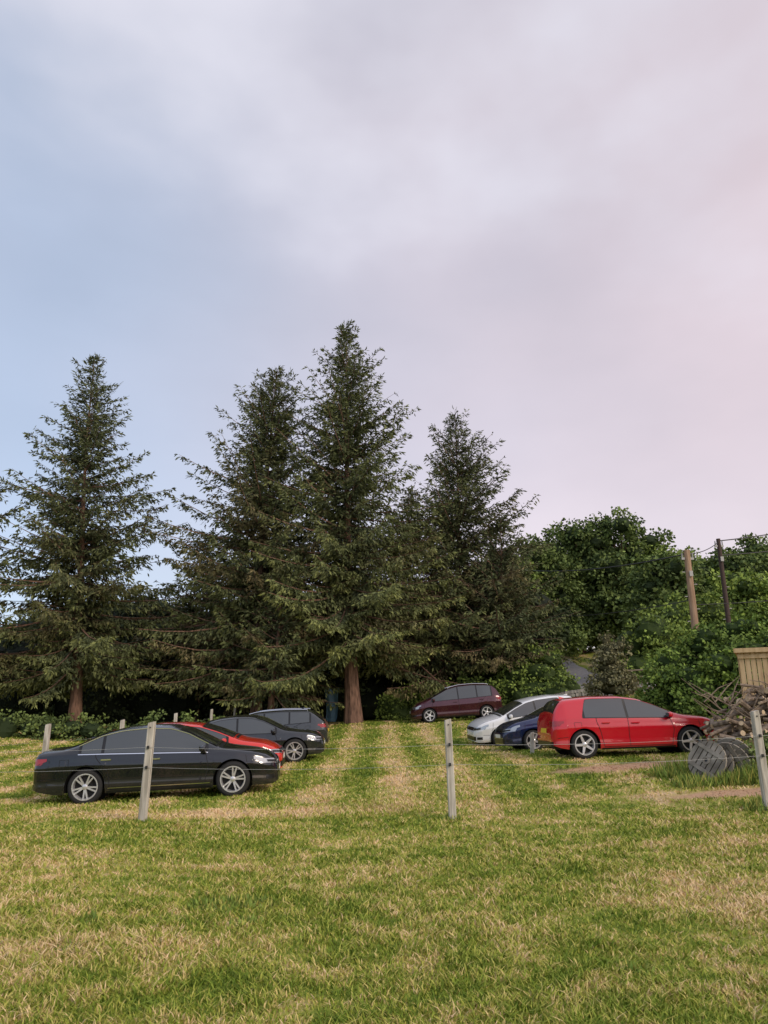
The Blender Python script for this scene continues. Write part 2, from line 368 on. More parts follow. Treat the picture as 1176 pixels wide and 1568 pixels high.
def broadleaf(x,y,H,W,seed,pal=G_D,leaf=.28,trunk=.28,name='broadleaf_tree',low=.12):
    rg=np.random.default_rng(seed); nb_=NB(); z0=tz(x,y)-.2
    tp=np.linspace(0,1,6); pts=np.stack([x+.25*np.sin(tp*3+seed)*tp,y+0*tp,z0+H*.75*tp],1)
    V,F=tube_np(pts,trunk*(1-.8*tp),8); nb_.add(V,F,(.1,.1,.1),1)
    L=[]
    for k in range(23):
        f=low+(.93-low)*((k+.5)/23); rr=W*np.interp(f,[0,.25,.5,.75,.95],[.75,1,.98,.8,.35])
        a=k*2.4+rg.random(); q=rr*(.35+.5*rg.random()); r=W*(.30+.18*rg.random())*(1.1-.35*f)
        c=(x+math.cos(a)*q,y+math.sin(a)*q,z0+H*f+rg.normal(0,.2)); L.append((c,(r,r,r*.82)))
        s0=pts[min(5,int(f*5))]; V,F=tube_np(np.linspace(s0,c,4),np.linspace(trunk*.4,.03,4),5); nb_.add(V,F,(.1,.1,.1),1)
    lumps_add(nb_,L,leaf,pal,rg,dens=1.05,core=.55,per=38,sub_r=.52)
    return nb_.obj(name,[fol,bark])
for i,(x,y,H,W,p) in enumerate([(12.2,58,9.6,3.6,G_D),(16.2,61,11.3,3.9,G_D),(19.8,60,11.6,3.9,G_D),(23.4,60,7.8,3.8,G_L),(9.0,54,9.0,3.6,G_L),
      (26.5,56,6.6,3.6,G_D),(31.5,60,7.2,4.2,G_D),(19,48,6.6,3.0,G_D),(22.5,46,5.0,2.8,G_L),(37,64,8.0,4.6,G_D),(14.6,66,8.5,3.4,G_D),(18.0,62.5,10.6,3.4,G_D)]):
    broadleaf(x,y,H,W,100+i,p)
def mass(name,lumps,leaf,pal,seed,**k):
    rg=np.random.default_rng(seed); nb_=NB(); lumps_add(nb_,lumps,leaf,pal,rg,**k); return nb_.obj(name,[fol,bark])
r=random.Random(5); L=[]
for i in range(34):
    x=-38+i*1.45+r.uniform(-.7,.7); y=50+r.uniform(-2,3); z0=tz(x,y); h=r.uniform(5.5,8.3)
    for f in (.2,.5,.82): 
        L.append(((x+r.uniform(-.6,.6),y+r.uniform(-1,1),z0+h*f),(r.uniform(1.9,2.6),2,h*.22)))
mass('woodland',L,.34,G_DK,21,dens=.6,per=34,core=.85)
L=[]
for i in range(26):
    x=-30+i*1.45+r.uniform(-.4,.4); y=44+r.uniform(-.8,1.5); z0=tz(x,y)
    for f in (1.0,3.2): L.append(((x+r.uniform(-.6,.6),y,z0+f),(1.6,1.2,1.6)))
mass('undergrowth',L,.22,G_DK,22,dens=.8,per=32,core=.85)
L=[]
for i in range(22):
    x=-27+i*.95; y=33+.12*(x+27)*.6+r.uniform(-.4,.4); L.append(((x,y,tz(x,y)+.3+r.uniform(0,.2)),(.85,.7,r.uniform(.5,.95))))
mass('hedge',L,.15,G_D,23,dens=2.2,per=34,sub_r=.28,core=.6)
L=[]
for (x,y,h) in [(5.6,40,1.6),(6.8,40.5,2.4),(7.8,41,3.4),(8.4,40,2.1),(9.0,41.5,2.6),(6.2,42,3.0),(.4,40.5,1.3),(1.6,41,1.5),(3,41,1.6),(4.4,40.6,1.8),(7.4,39,1.3),(8.9,38.5,1.1)]:
    z0=tz(x,y)
    for k in range(3): L.append(((x+r.uniform(-.5,.5),y+r.uniform(-.3,.3),z0+h*(.2+.3*k)),(.95,.8,.65)))
mass('bush',L,.17,G_L,24,dens=1.5,per=34,sub_r=.35)
L=[]
for i in range(30):
    t=i/29; x=14.5+18*t; y=42+9*t; z0=tz(x,y); h=2.6+2.2*t+r.uniform(-.5,.5)
    for k in range(3): L.append(((x+r.uniform(-.6,.6),y+r.uniform(-.8,.8),z0+h*(.2+.35*k)),(1.3,1.1,1.0)))
mass('hedgerow',L,.2,G_L,25,dens=1.1,per=36,sub_r=.42)
L=[]
for (x,y,h) in [(10.3,28,1.5),(10.9,28,2.1),(11.6,28.3,2.7),(12.3,28,3.0),(13.2,28.4,3.2),(14.1,28.5,3.2),(15.2,28.5,3.4),(16.3,29,3.6),(11.0,27,1.6),(12.1,26.6,2.0),(13.0,26.5,2.4),(14.2,26.8,2.6),(17.5,29,3.8)]:
    z0=tz(x,y)
    for k in range(4): L.append(((x+r.uniform(-.35,.35),y+r.uniform(-.3,.3),z0+h*(.1+.25*k)),(.8,.75,.55)))
mass('tall_hedge',L,.14,((.058,.10,.027),(.225,.32,.065)),26,dens=2.6,per=36,sub_r=.28,core=.65)
L=[]
for k in range(8):
    L.append(((10.0+r.uniform(-.35,.35),33+r.uniform(-.3,.3),tz(10.0,33)+.3+k*.30),(1.05-.11*k,.9-.1*k,.40)))
mass('dry_shrub',L,.13,G_BR,27,dens=3.6,per=34,sub_r=.24,core=.6)
L=[]
for i in range(60):
    x=26+i*1.7+r.uniform(-1,1); y=84+r.uniform(-5,8); z0=tz(x,y); h=r.uniform(5.5,8.5)
    for f in(.25,.65): L.append(((x,y,z0+h*f),(2.6,2.2,h*.3)))
mass('distant_trees',L,.42,((.075,.098,.068),(.18,.21,.13)),28,dens=.4,per=32,core=.9)

nx_,nz_=9,9; V=[];F=[]
zb=tz(-2.75,41)
for i in range(nx_):
    for k in range(nz_):
        u=i/(nx_-1); v=k/(nz_-1); V.append((-3.15+.75*u*(.75+.25*v)+.05*math.sin(v*5),41+.10*math.sin(u*9+v*3)+.25*(1-v),zb+.1+1.75*v-.25*(u-.5)**2*v))
for i in range(nx_-1):
    for k in range(nz_-1): q=i*nz_+k; F.append((q,q+nz_,q+nz_+1,q+1))
mb=MB(); mb.add(V,F,0); mb.obj('blue_tarpaulin',[new_mat('tarpaulin',(.10,.20,.30),.5)],smooth=True)

# ------------------------------------------------------------------ lane
road=new_mat('asphalt',(.22,.21,.205),.85,noise=((.34,.32,.31),6.0,6),bump=.3)
ctrl=np.array([(26,31),(20,34.5),(15,37.5),(12.0,41),(11.2,46),(11.6,52),(12.9,60),(12.0,68),(8,78)],float)
s=np.arange(len(ctrl)); q=np.linspace(0,len(ctrl)-1,120)
cx=np.interp(q,s,ctrl[:,0]); cy=np.interp(q,s,ctrl[:,1])
for _ in range(6):
    cx[1:-1]=(cx[:-2]+2*cx[1:-1]+cx[2:])/4; cy[1:-1]=(cy[:-2]+2*cy[1:-1]+cy[2:])/4
d=norm(np.stack([np.gradient(cx),np.gradient(cy)],1)); nn=np.stack([-d[:,1],d[:,0]],1)
VV=[]; offs=np.linspace(-1.7,1.7,7)
for o_ in offs:
    X=cx+nn[:,0]*o_; Y=cy+nn[:,1]*o_; VV.append(np.stack([X,Y,terr(X,Y)+.06],1))
VV=np.stack(VV,1).reshape(-1,3); i=(np.arange(119)[:,None]*7+np.arange(6)[None]).ravel()
mesh_obj('road',VV,[np.stack([i,i+1,i+8,i+7],1)],[road],smooth=True)

# ------------------------------------------------------------------ posts & wires
wood=new_mat('weathered_wood',(.33,.30,.25),.85,noise=((.60,.56,.49),(26,26,2.2),6),bump=.5)
wire=new_mat('galvanised_wire',(.42,.42,.42),.5,metal=.5)
dark=new_mat('black_plastic',(.02,.02,.02),.5)
def post(mb,x,y,h=1.5,lean=(0,0),w_=.115):
    z=tz(x,y)-.25; V=[];n=8
    lv=[(0,1),(.3,1.0),(.75,.97),(.97,.95),(1,.86)]
    for f,k in lv:
        hh=z+(h+.25)*f
        for a,b in((-1,-.8),(-.8,-1),(.8,-1),(1,-.8),(1,.8),(.8,1),(-.8,1),(-1,.8)):
            V.append((x+a*w_/2*k+lean[0]*f,y+b*w_/2*k+lean[1]*f,hh+(a*.012 if f==1 else 0)))
    F=[(r_*n+i,r_*n+(i+1)%n,(r_+1)*n+(i+1)%n,(r_+1)*n+i) for r_ in range(len(lv)-1) for i in range(n)]+[tuple(range(4*n,5*n))]
    mb.add(V,F,0)
def wires(mb,P,hs):
    for (a,b) in zip(P[:-1],P[1:]):
        for h in hs:
            za=tz(*a)+h; zb=tz(*b)+h
            prev=None
            for k in range(9):
                t=k/8; p=(a[0]+(b[0]-a[0])*t,a[1]+(b[1]-a[1])*t-.07,za+(zb-za)*t-.05*4*t*(1-t))
                if prev: mb.tube(prev,p,.0032,.0032,1,4)
                prev=p
mb=MB(); P=[(-8.2,12.4),(-3.74,12.3),(1.07,12.3),(5.97,12.3),(10.6,12.3)]
leans=[(0,0),(.03,0),(-.05,0),(-.02,0),(0,0)]
for p,l in zip(P,leans):
    post(mb,*p,lean=l)
    for h in(.82,1.12): mb.box((p[0]+l[0]*.7,p[1]-.075,tz(*p)+h),(.03,.03,.045),2)
    mb.box((p[0]+l[0]*.9,p[1]-.062,tz(*p)+1.42),(.018,.014,.018),2)
wires(mb,P,(.82,1.12)); mb.obj('post_and_wire_fence',[wood,wire,dark])
mb=MB(); P=[(-8.2,12.5),(-7.85,18),(-7.55,22.2),(-7.6,28),(-7.65,34),(-7.6,39)]
for p in P[1:]: post(mb,*p)
wires(mb,P,(.82,1.12)); mb.obj('post_and_wire_fence',[wood,wire,dark])
mb=MB(); post(mb,4.05,21.3,.55,(.04,0),.1); mb.obj('wooden_stake',[wood])

pw=new_mat('pole_wood',(.26,.16,.10),.8,noise=((.42,.28,.19),(14,14,1.5),5),bump=.4)
pd=new_mat('pole_wood_dark',(.06,.035,.03),.8)
met=new_mat('pole_metal',(.3,.3,.3),.5,metal=.6)
def pole(x,y,top,r_,m,arm):
    mb=MB(); z=tz(x,y)-.3
    mb.tube((x,y,z),(x,y,top),r_,r_*.75,0,14,0)
    mb.box((x,y-.0,top-.35),(arm,.09,.09),1); 
    for k in(-.42,.42): mb.tube((x+arm*k,y,top-.31),(x+arm*k,y,top-.10),.035,.025,1,8)
    mb.box((x,y-r_-.03,top-1.0),(.14,.05,.22),1)
    for k in range(7): mb.box((x+(r_+.05)*(1 if k%2 else -1),y,z+2.4+k*.5),(.12,.03,.03),1)
    mb.obj('telegraph_pole',[m,met],smooth=True,auto=40)
pole(12.4,29.6,8.24,.165,pw,.5); pole(15.8,34,9.8,.125,pd,.4)
mb=MB()
def cable(a,b,sag,r_=.02):
    prev=None
    for k in range(21):
        t=k/20; p=(a[0]+(b[0]-a[0])*t,a[1]+(b[1]-a[1])*t,a[2]+(b[2]-a[2])*t-sag*4*t*(1-t))
        if prev: mb.tube(prev,p,r_,r_,0,5)
        prev=p
cable((12.4,29.6,8.1),(15.8,34,9.65),.15,.02); cable((15.8,34,9.7),(40,56,18.8),.6,.028); cable((15.8,34,9.0),(40,52,16.0),.5,.026)
cable((12.4,29.6,8.1),(5.5,62,15.6),1.2,.028); cable((12.4,29.6,6.2),(3.0,56,11.0),1.2,.018); cable((12.4,29.6,6.0),(26,31,7.8),.3,.016)
mb.obj('overhead_cables',[dark])

# ------------------------------------------------------------------ right-hand clutter
bk=new_mat('log_bark',(.13,.095,.07),.9,noise=((.30,.23,.17),11,6),bump=.6); ce=new_mat('log_end',(.5,.36,.22),.8,noise=((.62,.48,.32),30,4))
bd=new_mat('fresh_boards',(.46,.31,.15),.75,noise=((.62,.45,.25),(12,12,1.4),5),bump=.3)
mb=MB(); r=random.Random(12)
for i in range(260):
    u=r.random(); x=6.9+2.7*u; y=15.7+r.uniform(-.1,1.2); zt=tz(x,y); hmax=.35+.95*min(1,(x-6.7)/1.0)
    z=zt+.25+hmax*(.25+.75*r.random())*(1-.3*abs(y-16.1))
    a=r.uniform(-1.2,1.2)+(math.pi/2 if r.random()<.3 else 0); e=r.gauss(0,.28); l=r.uniform(.22,.55); rr=r.uniform(.02,.065)
    dd=Vector((math.cos(a)*math.cos(e),math.sin(a)*math.cos(e),math.sin(e)))*l/2; c_=Vector((x,y,z))
    mb.tube(c_-dd,c_+dd,rr,rr*.85,0,8,1)
for i in range(110):
    x=6.75+2.8*r.random(); y=15.5+r.random()*1.1; z=tz(x,y)+.35+r.random()*.95; a=r.uniform(-.9,.9)+math.pi*(r.random()<.5); l=r.uniform(.3,1.0)
    p0=Vector((x,y,z)); p1=p0+Vector((math.cos(a)*l*.5,.2*math.sin(a)*l,r.uniform(-.05,.3))); p2=p1+Vector((math.cos(a)*l*.5,.1*math.sin(a),r.uniform(-.1,.35)))
    mb.tube(p0,p1,.016,.012,0,5); mb.tube(p1,p2,.012,.004,0,5)
mb.obj('log_pile',[bk,ce])
mb=MB(); zg=tz(8.9,17.4)-.15; hh=3.05-zg; W_=2.6; D_=1.5
x=0
while x<W_-.05:
    mb.box((x+.06,r.uniform(-.006,.006),hh/2+r.uniform(-.012,.012)),(.106,.022,hh),0); x+=.122
for zz in(.5,1.35,hh-.10): mb.box((W_/2,-.032,zz),(W_+.03,.035,.085),0)
mb.box((W_/2,-.07,hh+.04),(W_+.16,.10,.10),0)
y=.03
while y<D_:
    mb.box((-.012,y+.06,hh/2),(.022,.112,hh),0); mb.box((W_+.02,y+.06,hh/2),(.022,.112,hh),0); y+=.122
mb.box((W_/2,D_/2+.05,hh+.03),(W_+.15,D_+.1,.03),0)
mb.tube((.25,-.06,.55),(1.15,-.06,1.3),.03,.03,0,6)
o=mb.obj('timber_shed',[bd]); o.location=(8.30,17.6,zg); o.rotation_euler=(0,0,math.radians(-27))
rw_=new_mat('grey_reel_wood',(.11,.095,.075),.85,noise=((.32,.29,.24),(3,22,3),5),bump=.5)
def reel(x,y,rad,wd,yaw,tilt,spin):
    mb=MB(); 
    for sy in(-1,1):
        n=7; 
        for k in range(n):
            a=-rad+2*rad*k/n+.011; b=-rad+2*rad*(k+1)/n-.011
            pts=[(q_,math.sqrt(max(0,rad*rad-q_*q_))) for q_ in (a,b)]
            mid=(a+b)/2; ms=math.sqrt(max(0,rad*rad-mid*mid))
            out_=[(a,-pts[0][1]),(mid,-ms),(b,-pts[1][1]),(b,pts[1][1]),(mid,ms),(a,pts[0][1])]
            V=[(p[0],sy*wd/2-.02,p[1]) for p in out_]+[(p[0],sy*wd/2+.02,p[1]) for p in out_]
            F=[tuple(range(6)),tuple(range(11,5,-1))]+[(i,(i+1)%6,6+(i+1)%6,6+i) for i in range(6)]
            mb.add(V,F,0)
        for q_ in(-.5,.5): mb.box((0,sy*(wd/2+.033),q_*rad),(rad*1.55,.024,.07),0)
        mb.lathe([(rad*.2,sy*(wd/2+.024)),(rad*.2,sy*(wd/2+.04)),(rad*.09,sy*(wd/2+.04)),(rad*.09,sy*(wd/2-.03))],0,16)
        mb.lathe([(rad*.09,sy*(wd/2+.026)),(.001,sy*(wd/2+.026))],1,12)
    mb.lathe([(rad*.5,-wd/2+.02),(rad*.5,wd/2-.02)],0,20)
    o=mb.obj('cable_reel',[rw_,dark]); o.location=(x,y,tz(x,y)+rad*.86); o.rotation_euler=(Matrix.Rotation(yaw,3,'Z')@Matrix.Rotation(tilt,3,'X')@Matrix.Rotation(spin,3,'Y')).to_euler()
reel(6.18,14.75,.38,.26,math.radians(-52),math.radians(-18),.5); reel(6.62,14.85,.38,.24,math.radians(-44),math.radians(20),1.2)
def weeds(name,spots,seed):
    rg=np.random.default_rng(seed); Vs=[];Fs=[];Cs=[];n0=0
    for (x,y,rx,ry,h,n) in spots:
        a=rg.random(n)*6.28; q=np.sqrt(rg.random(n)); X=x+np.cos(a)*q*rx; Y=y+np.sin(a)*q*ry; B=np.stack([X,Y,terr(X,Y)],1)
        D=norm(np.stack([rg.normal(0,.35,n),rg.normal(0,.35,n),np.ones(n)],1)); H_=h*(.4+.7*rg.random(n))*(1-.4*q)
        V,F=kites(B,D,H_,.005+.008*rg.random(n),rg); c=np.array([.17,.24,.05])*(.6+rg.random((n,1)))+np.array([.25,.16,.05])*(rg.random((n,1))>.7)
        Vs.append(V);Fs.append(F+n0);Cs.append(np.repeat(c,4,0)); n0+=len(V)
    return mesh_obj(name,np.concatenate(Vs),[np.concatenate(Fs)],[fol],None,np.concatenate(Cs))
weeds('weeds',[(7.0,14.35,.8,.25,.50,1300),(5.75,14.5,.45,.35,.32,500),(6.4,14.3,.5,.12,.36,520),(6.3,15.4,1.0,.5,.5,1300),(8.3,14.9,1.5,.7,.7,2600),(1.05,12.3,.16,.16,.14,120),(-3.7,12.3,.16,.16,.12,120),(5.95,12.4,.3,.3,.3,250)],41)
L=[((7.5,14.95,.98),(.5,.35,.36)),((8.2,15.0,1.05),(.55,.4,.4)),((7.1,14.8,.8),(.3,.25,.3)),((7.35,14.5,.5),(.4,.3,.2)),((6.45,14.5,.44),(.14,.10,.18)),((6.45,15.2,.95),(.3,.2,.2)),((6.85,14.45,.55),(.2,.15,.22))]
mass('bramble_bush',L,.075,((.08,.12,.032),(.27,.33,.10)),43,dens=7,per=30,sub_r=.15,core=.6)
weeds('thistles',[(-2.1,5.6,.12,.12,.11,60),(-1.05,6.3,.14,.12,.10,60),(1.55,5.2,.12,.12,.10,60),(-1.3,6.9,.4,.25,.10,420),(-2.3,6.4,.1,.1,.14,30)],44)
st=new_mat('stone',(.2,.19,.17),.9,noise=((.36,.34,.31),5,6),bump=.6)
mb=MB()
for i in range(16):
    for k in range(4):
        x=8.0+i*.15+(.07 if k%2 else 0); y=37.6
        rot=Matrix.Rotation(r.uniform(-.1,.1),3,'Y')@Matrix.Rotation(r.uniform(-.2,.2),3,'Z')
        mb.box((x,y+r.uniform(-.03,.03),tz(x,y)+.1+k*.17),(.17*r.uniform(.8,1.0),.3,.15*r.uniform(.85,1.05)),0,rot)
mb.obj('stone_wall',[st])
gw=new_mat('gate_wood',(.16,.12,.09),.85,noise=((.28,.23,.18),(3,3,12),4))
mb=MB()
for x in(10.9,13.4): mb.box((x,34.5,tz(x,34.5)+.6),(.14,.14,1.4),0)
za,zb=tz(10.9,34.5),tz(13.4,34.5)
for h in(.3,.55,.8,1.1):
    mb.tube((11,34.5,za+h),(13.3,34.5,zb+h),.035,.035,0,6)
mb.tube((11,34.46,za+.3),(13.3,34.46,zb+1.1),.03,.03,0,6)
mb.obj('field_gate',[gw])

# ------------------------------------------------------------------ cars
tyre=new_mat('tyre_rubber',(.018,.018,.019),.8); silver=new_mat('alloy',(.72,.72,.74),.3,metal=.7); hubd=new_mat('wheel_shadow',(.010,.010,.011),.6,metal=.3)
glass=new_mat('car_glass',(.022,.028,.028),.02,coat=1.0,spec=1.0); trim=new_mat('black_trim',(.010,.010,.011),.3); chrome=new_mat('chrome',(.8,.8,.82),.15,metal=1)
redl=new_mat('rear_light',(.34,.008,.012),.12,coat=1); headl=new_mat('headlight',(.42,.44,.47),.08,metal=.5,coat=1); plw=new_mat('plate_white',(.75,.75,.72),.4); ply=new_mat('plate_yellow',(.75,.55,.05),.4)
orange=new_mat('indicator',(.6,.2,.02),.2,coat=1); seam=new_mat('panel_gap',(.004,.004,.005),.7)
CM=[None,glass,trim,chrome,redl,headl,plw,ply,seam,hubd,tyre,silver,orange]
def smoothprof(pts,L,k=.1):
    xs=np.arange(0,L+.001,.01); z=np.interp(xs,[p[0] for p in pts],[p[1] for p in pts]); n=max(3,int(k/.01))|1
    for _ in range(2):
        z=np.convolve(np.pad(z,n//2,mode='reflect',reflect_type='odd'),np.ones(n)/n,'valid')
    return lambda x: np.interp(x,xs,z)
def car(name,cx_,cy_,yaw,paint,L,hw,top,sh,rx,fx,rw,win,wscreen,rwin,splits,chromeline=False,spokes=10,rails=False,wheelm=11,metal=.0,cut=None,yellow=True):
    pm=new_mat('paint_'+name,paint,.2,metal=metal,coat=1.0,dirt=.4)
    mats=[pm]+CM[1:]
    T=smoothprof(top,L,.09); SHf=smoothprof(sh,L,.2)
    Wf=smoothprof([(0,.74),(.04,.85),(.12,.92),(.35,.965),(.9,.995),(1.4,1),(L-1.5,1),(L-.8,.975),(L-.45,.93),(L-.2,.83),(L-.07,.70),(L,.56)],L,.05)
    # body side section with a shoulder crease and a lower-door scallop
    gz=[0,.10,.22,.34,.50,.66,.74,.77,.90,1]; gv=[.94,.975,.982,.972,.984,.998,1.006,.985,.970,.95]
    Ra=rw+.045
    def bottom(x,arch=True):
        z=np.interp(x,[0,.15,.5,L-.6,L-.1,L],[.34,.28,.21,.2,.2,.24])
        if arch:
            for a in(rx,fx):
                if abs(x-a)<=Ra: z=max(z,rw+math.sqrt(Ra*Ra-(x-a)**2))
        return z
    def section(x,zb):
        W=hw*Wf(x); h=float(T(x)); zs=min(float(SHf(x)),h-.035); zb=min(zb,zs-.02)
        pts=[]
        z=np.linspace(zb,zs,17); y=W*np.interp((z-.2)/(zs-.2),gz,gv); pts=list(zip(y,z))
        Ws=W*.95; dh=h-zs; crown=min(.055,dh*.45); yC=max(Ws-.03-.42*max(0,dh-.06),.3*W); zC=h-crown
        P0=np.array([Ws,zs]);P1=np.array([yC,zC]); d=np.linalg.norm(P1-P0); rr=min(.09,d*.6)
        A=P1+(P0-P1)*rr/d; by=yC-min(.12,yC*.4); Bp=np.array([by,h-crown*(by/yC)**2])
        for t in np.linspace(0,1,6)[1:]: pts.append(tuple(P0+(A-P0)*t))
        for t in np.linspace(0,1,6)[1:]: pts.append(tuple((1-t)**2*A+2*t*(1-t)*P1+t*t*Bp))
        for t in np.linspace(0,1,7)[1:]:
            yy=by*(1-t); pts.append((yy,h-crown*(yy/yC)**2))
        return np.array(pts),zs,yC,zC
    cache={}
    def S0(x):
        k=round(float(x),4)
        if k not in cache: cache[k]=section(k,.12)
        return cache[k]
    def sy(x,z):
        p=S0(x)[0]; n=23; return float(np.interp(z,p[:n,1],p[:n,0]))
    def szf(x,y):
        p=S0(x)[0][17:][::-1]; return float(np.interp(abs(y),p[:,0],p[:,1]))
    xs=list(np.linspace(0,L,100))+[.01,.03,L-.01,L-.03]
    for a in(rx,fx):
        xs=[x for x in xs if not(abs(x-a)<Ra+.01)]
        xs+=[a+Ra*math.cos(t) for t in np.linspace(0,math.pi,26)]+[a-Ra-.005,a+Ra+.005]
    xs=sorted(xs); mb=MB(); V=[];F=[]
    secs=[section(x,bottom(x))[0] for x in xs]; m=len(secs[0])
    for x,s_ in zip(xs,secs):
        for (y,z) in s_: V.append((x,-y,z))
        for (y,z) in s_[::-1][1:]: V.append((x,y,z))
    mm=2*m-1
    for i in range(len(xs)-1):
        for j in range(mm-1):
            a=i*mm+j; F.append((a,a+mm,a+mm+1,a+1))
    F.append(tuple(range(mm))); F.append(tuple((len(xs)-1)*mm+j for j in range(mm))[::-1])
    mb.add(V,F,0)
    root=empty(name)
    body=mb.obj('body',mats,parent=root,smooth=True,auto=30)
    d=MB()
    def side(xa,xb,zlo,zhi,mi,off,n=20,rows=5):
        X=np.linspace(xa,xb,n)
        for sg in(-1,1):
            V=[];F=[]
            for x in X:
                a,b=zlo(x),max(zhi(x),zlo(x)+.004)
                for k in range(rows):
                    z=a+(b-a)*k/(rows-1); V.append((x,sg*(sy(x,z)+off),z))
            for i in range(n-1):
                for k in range(rows-1):
                    q=i*rows+k; f=(q,q+rows,q+rows+1,q+1); F.append(f if sg<0 else f[::-1])
            d.add(V,F,mi)
    def line(pts,wd,mi,off=.004):
        P=[]
        for (a,b) in zip(pts[:-1],pts[1:]):
            n=max(2,int(math.hypot(b[0]-a[0],b[1]-a[1])/.04))
            for k in range(n): P.append((a[0]+(b[0]-a[0])*k/n,a[1]+(b[1]-a[1])*k/n))
        P.append(pts[-1])
        for sg in(-1,1):
            V=[];F=[]
            for i,p in enumerate(P):
                a=P[max(0,i-1)];b=P[min(len(P)-1,i+1)]; tx,tz_=b[0]-a[0],b[1]-a[1]; l=math.hypot(tx,tz_)+1e-9; nx_,nz=-tz_/l*wd/2,tx/l*wd/2
                for s2 in(-1,1):
                    x,z=p[0]+s2*nx_,p[1]+s2*nz; V.append((x,sg*(sy(min(max(x,0),L),z)+off),z))
            for i in range(len(P)-1):
                f=(2*i,2*i+2,2*i+3,2*i+1); F.append(f if sg>0 else f[::-1])
            d.add(V,F,mi)
    zC=lambda x: S0(x)[3]; zS=lambda x: S0(x)[1]
    wl=lambda x: zS(x)+.016
    def wh(x):
        z=zC(x)-.032
        if cut is not None: z=min(z,wl(x)+max(0,(x-cut[0]))*cut[1])
        return z
    side(win[0]-.03,win[1]+.03,lambda x:wl(x)-.016,lambda x:wh(x)+.012,2,.004,n=44)
    edges=[win[0]]+splits+[win[1]]
    for a,b in zip(edges[:-1],edges[1:]): side(a+.03,b-.03,wl,wh,1,.009,n=20)
    if chromeline:
        X=np.linspace(win[0]-.03,win[1]+.03,40)
        line([(x,wl(x)-.02) for x in X],.018,3,.010); line([(x,wh(x)+.016) for x in X],.016,3,.010)
    def topp(xa,xb,fr,mi,off,n=12,rows=14):
        V=[];F=[]
        for x in np.linspace(xa,xb,n):
            Y=(S0(x)[2]-.05)*fr
            for k in range(rows):
                y=-Y+2*Y*k/(rows-1); V.append((x,y,szf(x,y)+off))
        for i in range(n-1):
            for k in range(rows-1):
                q=i*rows+k; F.append((q,q+rows,q+rows+1,q+1))
        d.add(V,F,mi)
    topp(wscreen[0]-.03,wscreen[1]+.03,1.02,2,.004); topp(wscreen[0],wscreen[1],.98,1,.009)
    topp(rwin[0]-.02,rwin[1]+.02,.98,2,.004); topp(rwin[0],rwin[1],.92,1,.009)
    fine_f=np.linspace(L-.75,L,90); fine_r=np.linspace(.75,0,90)
    def endx(y,z,front):
        X=fine_f if front else fine_r
        for x in X[::-1]:
            if T(x)>=z+.004 and sy(x,z)>=abs(y): return x
        return X[0]
    def end(y0,y1,z0,z1,mi,front,off,n=9,rows=4,mir=True,sl=0):
        for sg in((-1,1) if mir else (1,)):
            V=[];F=[]
            for i in range(n):
                y=y0+(y1-y0)*i/(n-1)
                for k in range(rows):
                    z=z0+(z1-z0)*k/(rows-1)+sl*(i/(n-1)); x=endx(y,z,front)
                    o_=off if front else -off
                    V.append((x+o_,sg*(y+ off*.6*(abs(y)>.5*hw)),z))
            for i in range(n-1):
                for k in range(rows-1):
                    q=i*rows+k; F.append((q,q+rows,q+rows+1,q+1))
            d.add(V,F,mi)
    zf=float(T(L-.12)); hf=min(.74,zf-.03)
    end(-.42*hw,.42*hw,hf-.13,hf-.03,2,True,.006,mir=False,n=12); end(-.42*hw,.42*hw,hf-.09,hf-.075,3,True,.012,mir=False,n=12,rows=2)
    end(.46*hw,.88*hw,hf-.125,hf-.035,5,True,.008,sl=.035,n=14,rows=5)
    end(.52*hw,.80*hw,hf-.105,hf-.06,2,True,.012,sl=.03,n=8,rows=3)
    end(.0,.62*hw,.27,.40,2,True,.006,n=9); end(.66*hw,.82*hw,.30,.38,2,True,.008)
    end(-.26,.26,hf-.27,hf-.17,6,True,.016,mir=False)
    zr=float(SHf(.3)); 
    end(.52*hw,.92*hw,zr-.17,zr-.05,4,False,.008,n=12,rows=5); end(-.27,.27,.62,.73,7 if yellow else 6,False,.012,mir=False)
    end(0,.8*hw,.30,.42,2,False,.006,n=10)
    side(.10,.30,lambda x:zr-.165+.35*(x-.1),lambda x:zr-.05,4,.007,n=8)
    side(L-.46,L-.22,lambda x:zS(x)-.09-.10*(x-L+.46),lambda x:zS(x)-.035,5,.007,n=8)
    B=splits[-1]; A=win[1]-.02
    line([(B,zS(B)+.0),(B-.01,.6),(B+.0,.27)],.012,8); 
    line([(A+.0,zS(A)),(A+.06,.62),(A-.02,.27)],.012,8)
    Rr=rx+Ra+.02
    line([(win[0]+.30,zS(win[0]+.3)),(max(win[0]+.3,rx+.20),.86),(Rr+.02,.60),(Rr+.08,.27)],.012,8)
    line([(Rr+.08,.27),(fx-Ra-.09,.27)],.012,8)
    side(rx+Ra+.03,fx-Ra-.03,lambda x:.205,lambda x:.245,2,.006,n=10,rows=2)
    line([(L-.55,.42),(L-.25,.44)],.008,8); line([(L-.62,zS(L-.62)-.02),(L-.58,.6),(fx+Ra*.8,.56)],.009,8); line([(.12,.5),(rx-Ra,.52)],.009,8)
    if chromeline: line([(rx+Ra+.06,.30),(fx-Ra-.06,.30)],.014,3,.01)
    topp(wscreen[1]+.06,wscreen[1]+.13,1.02,2,.003,n=4)
    for sg in(-1,1):
        V=[];F=[];X=np.linspace(wscreen[1]+.12,L-.22,12)
        for x in X:
            Y=S0(x)[2]-.035
            for dy in(-.006,.006): V.append((x,sg*(Y+dy),szf(x,Y+dy)+.003))
        for i in range(11): F.append((2*i,2*i+2,2*i+3,2*i+1))
        d.add(V,F,8)
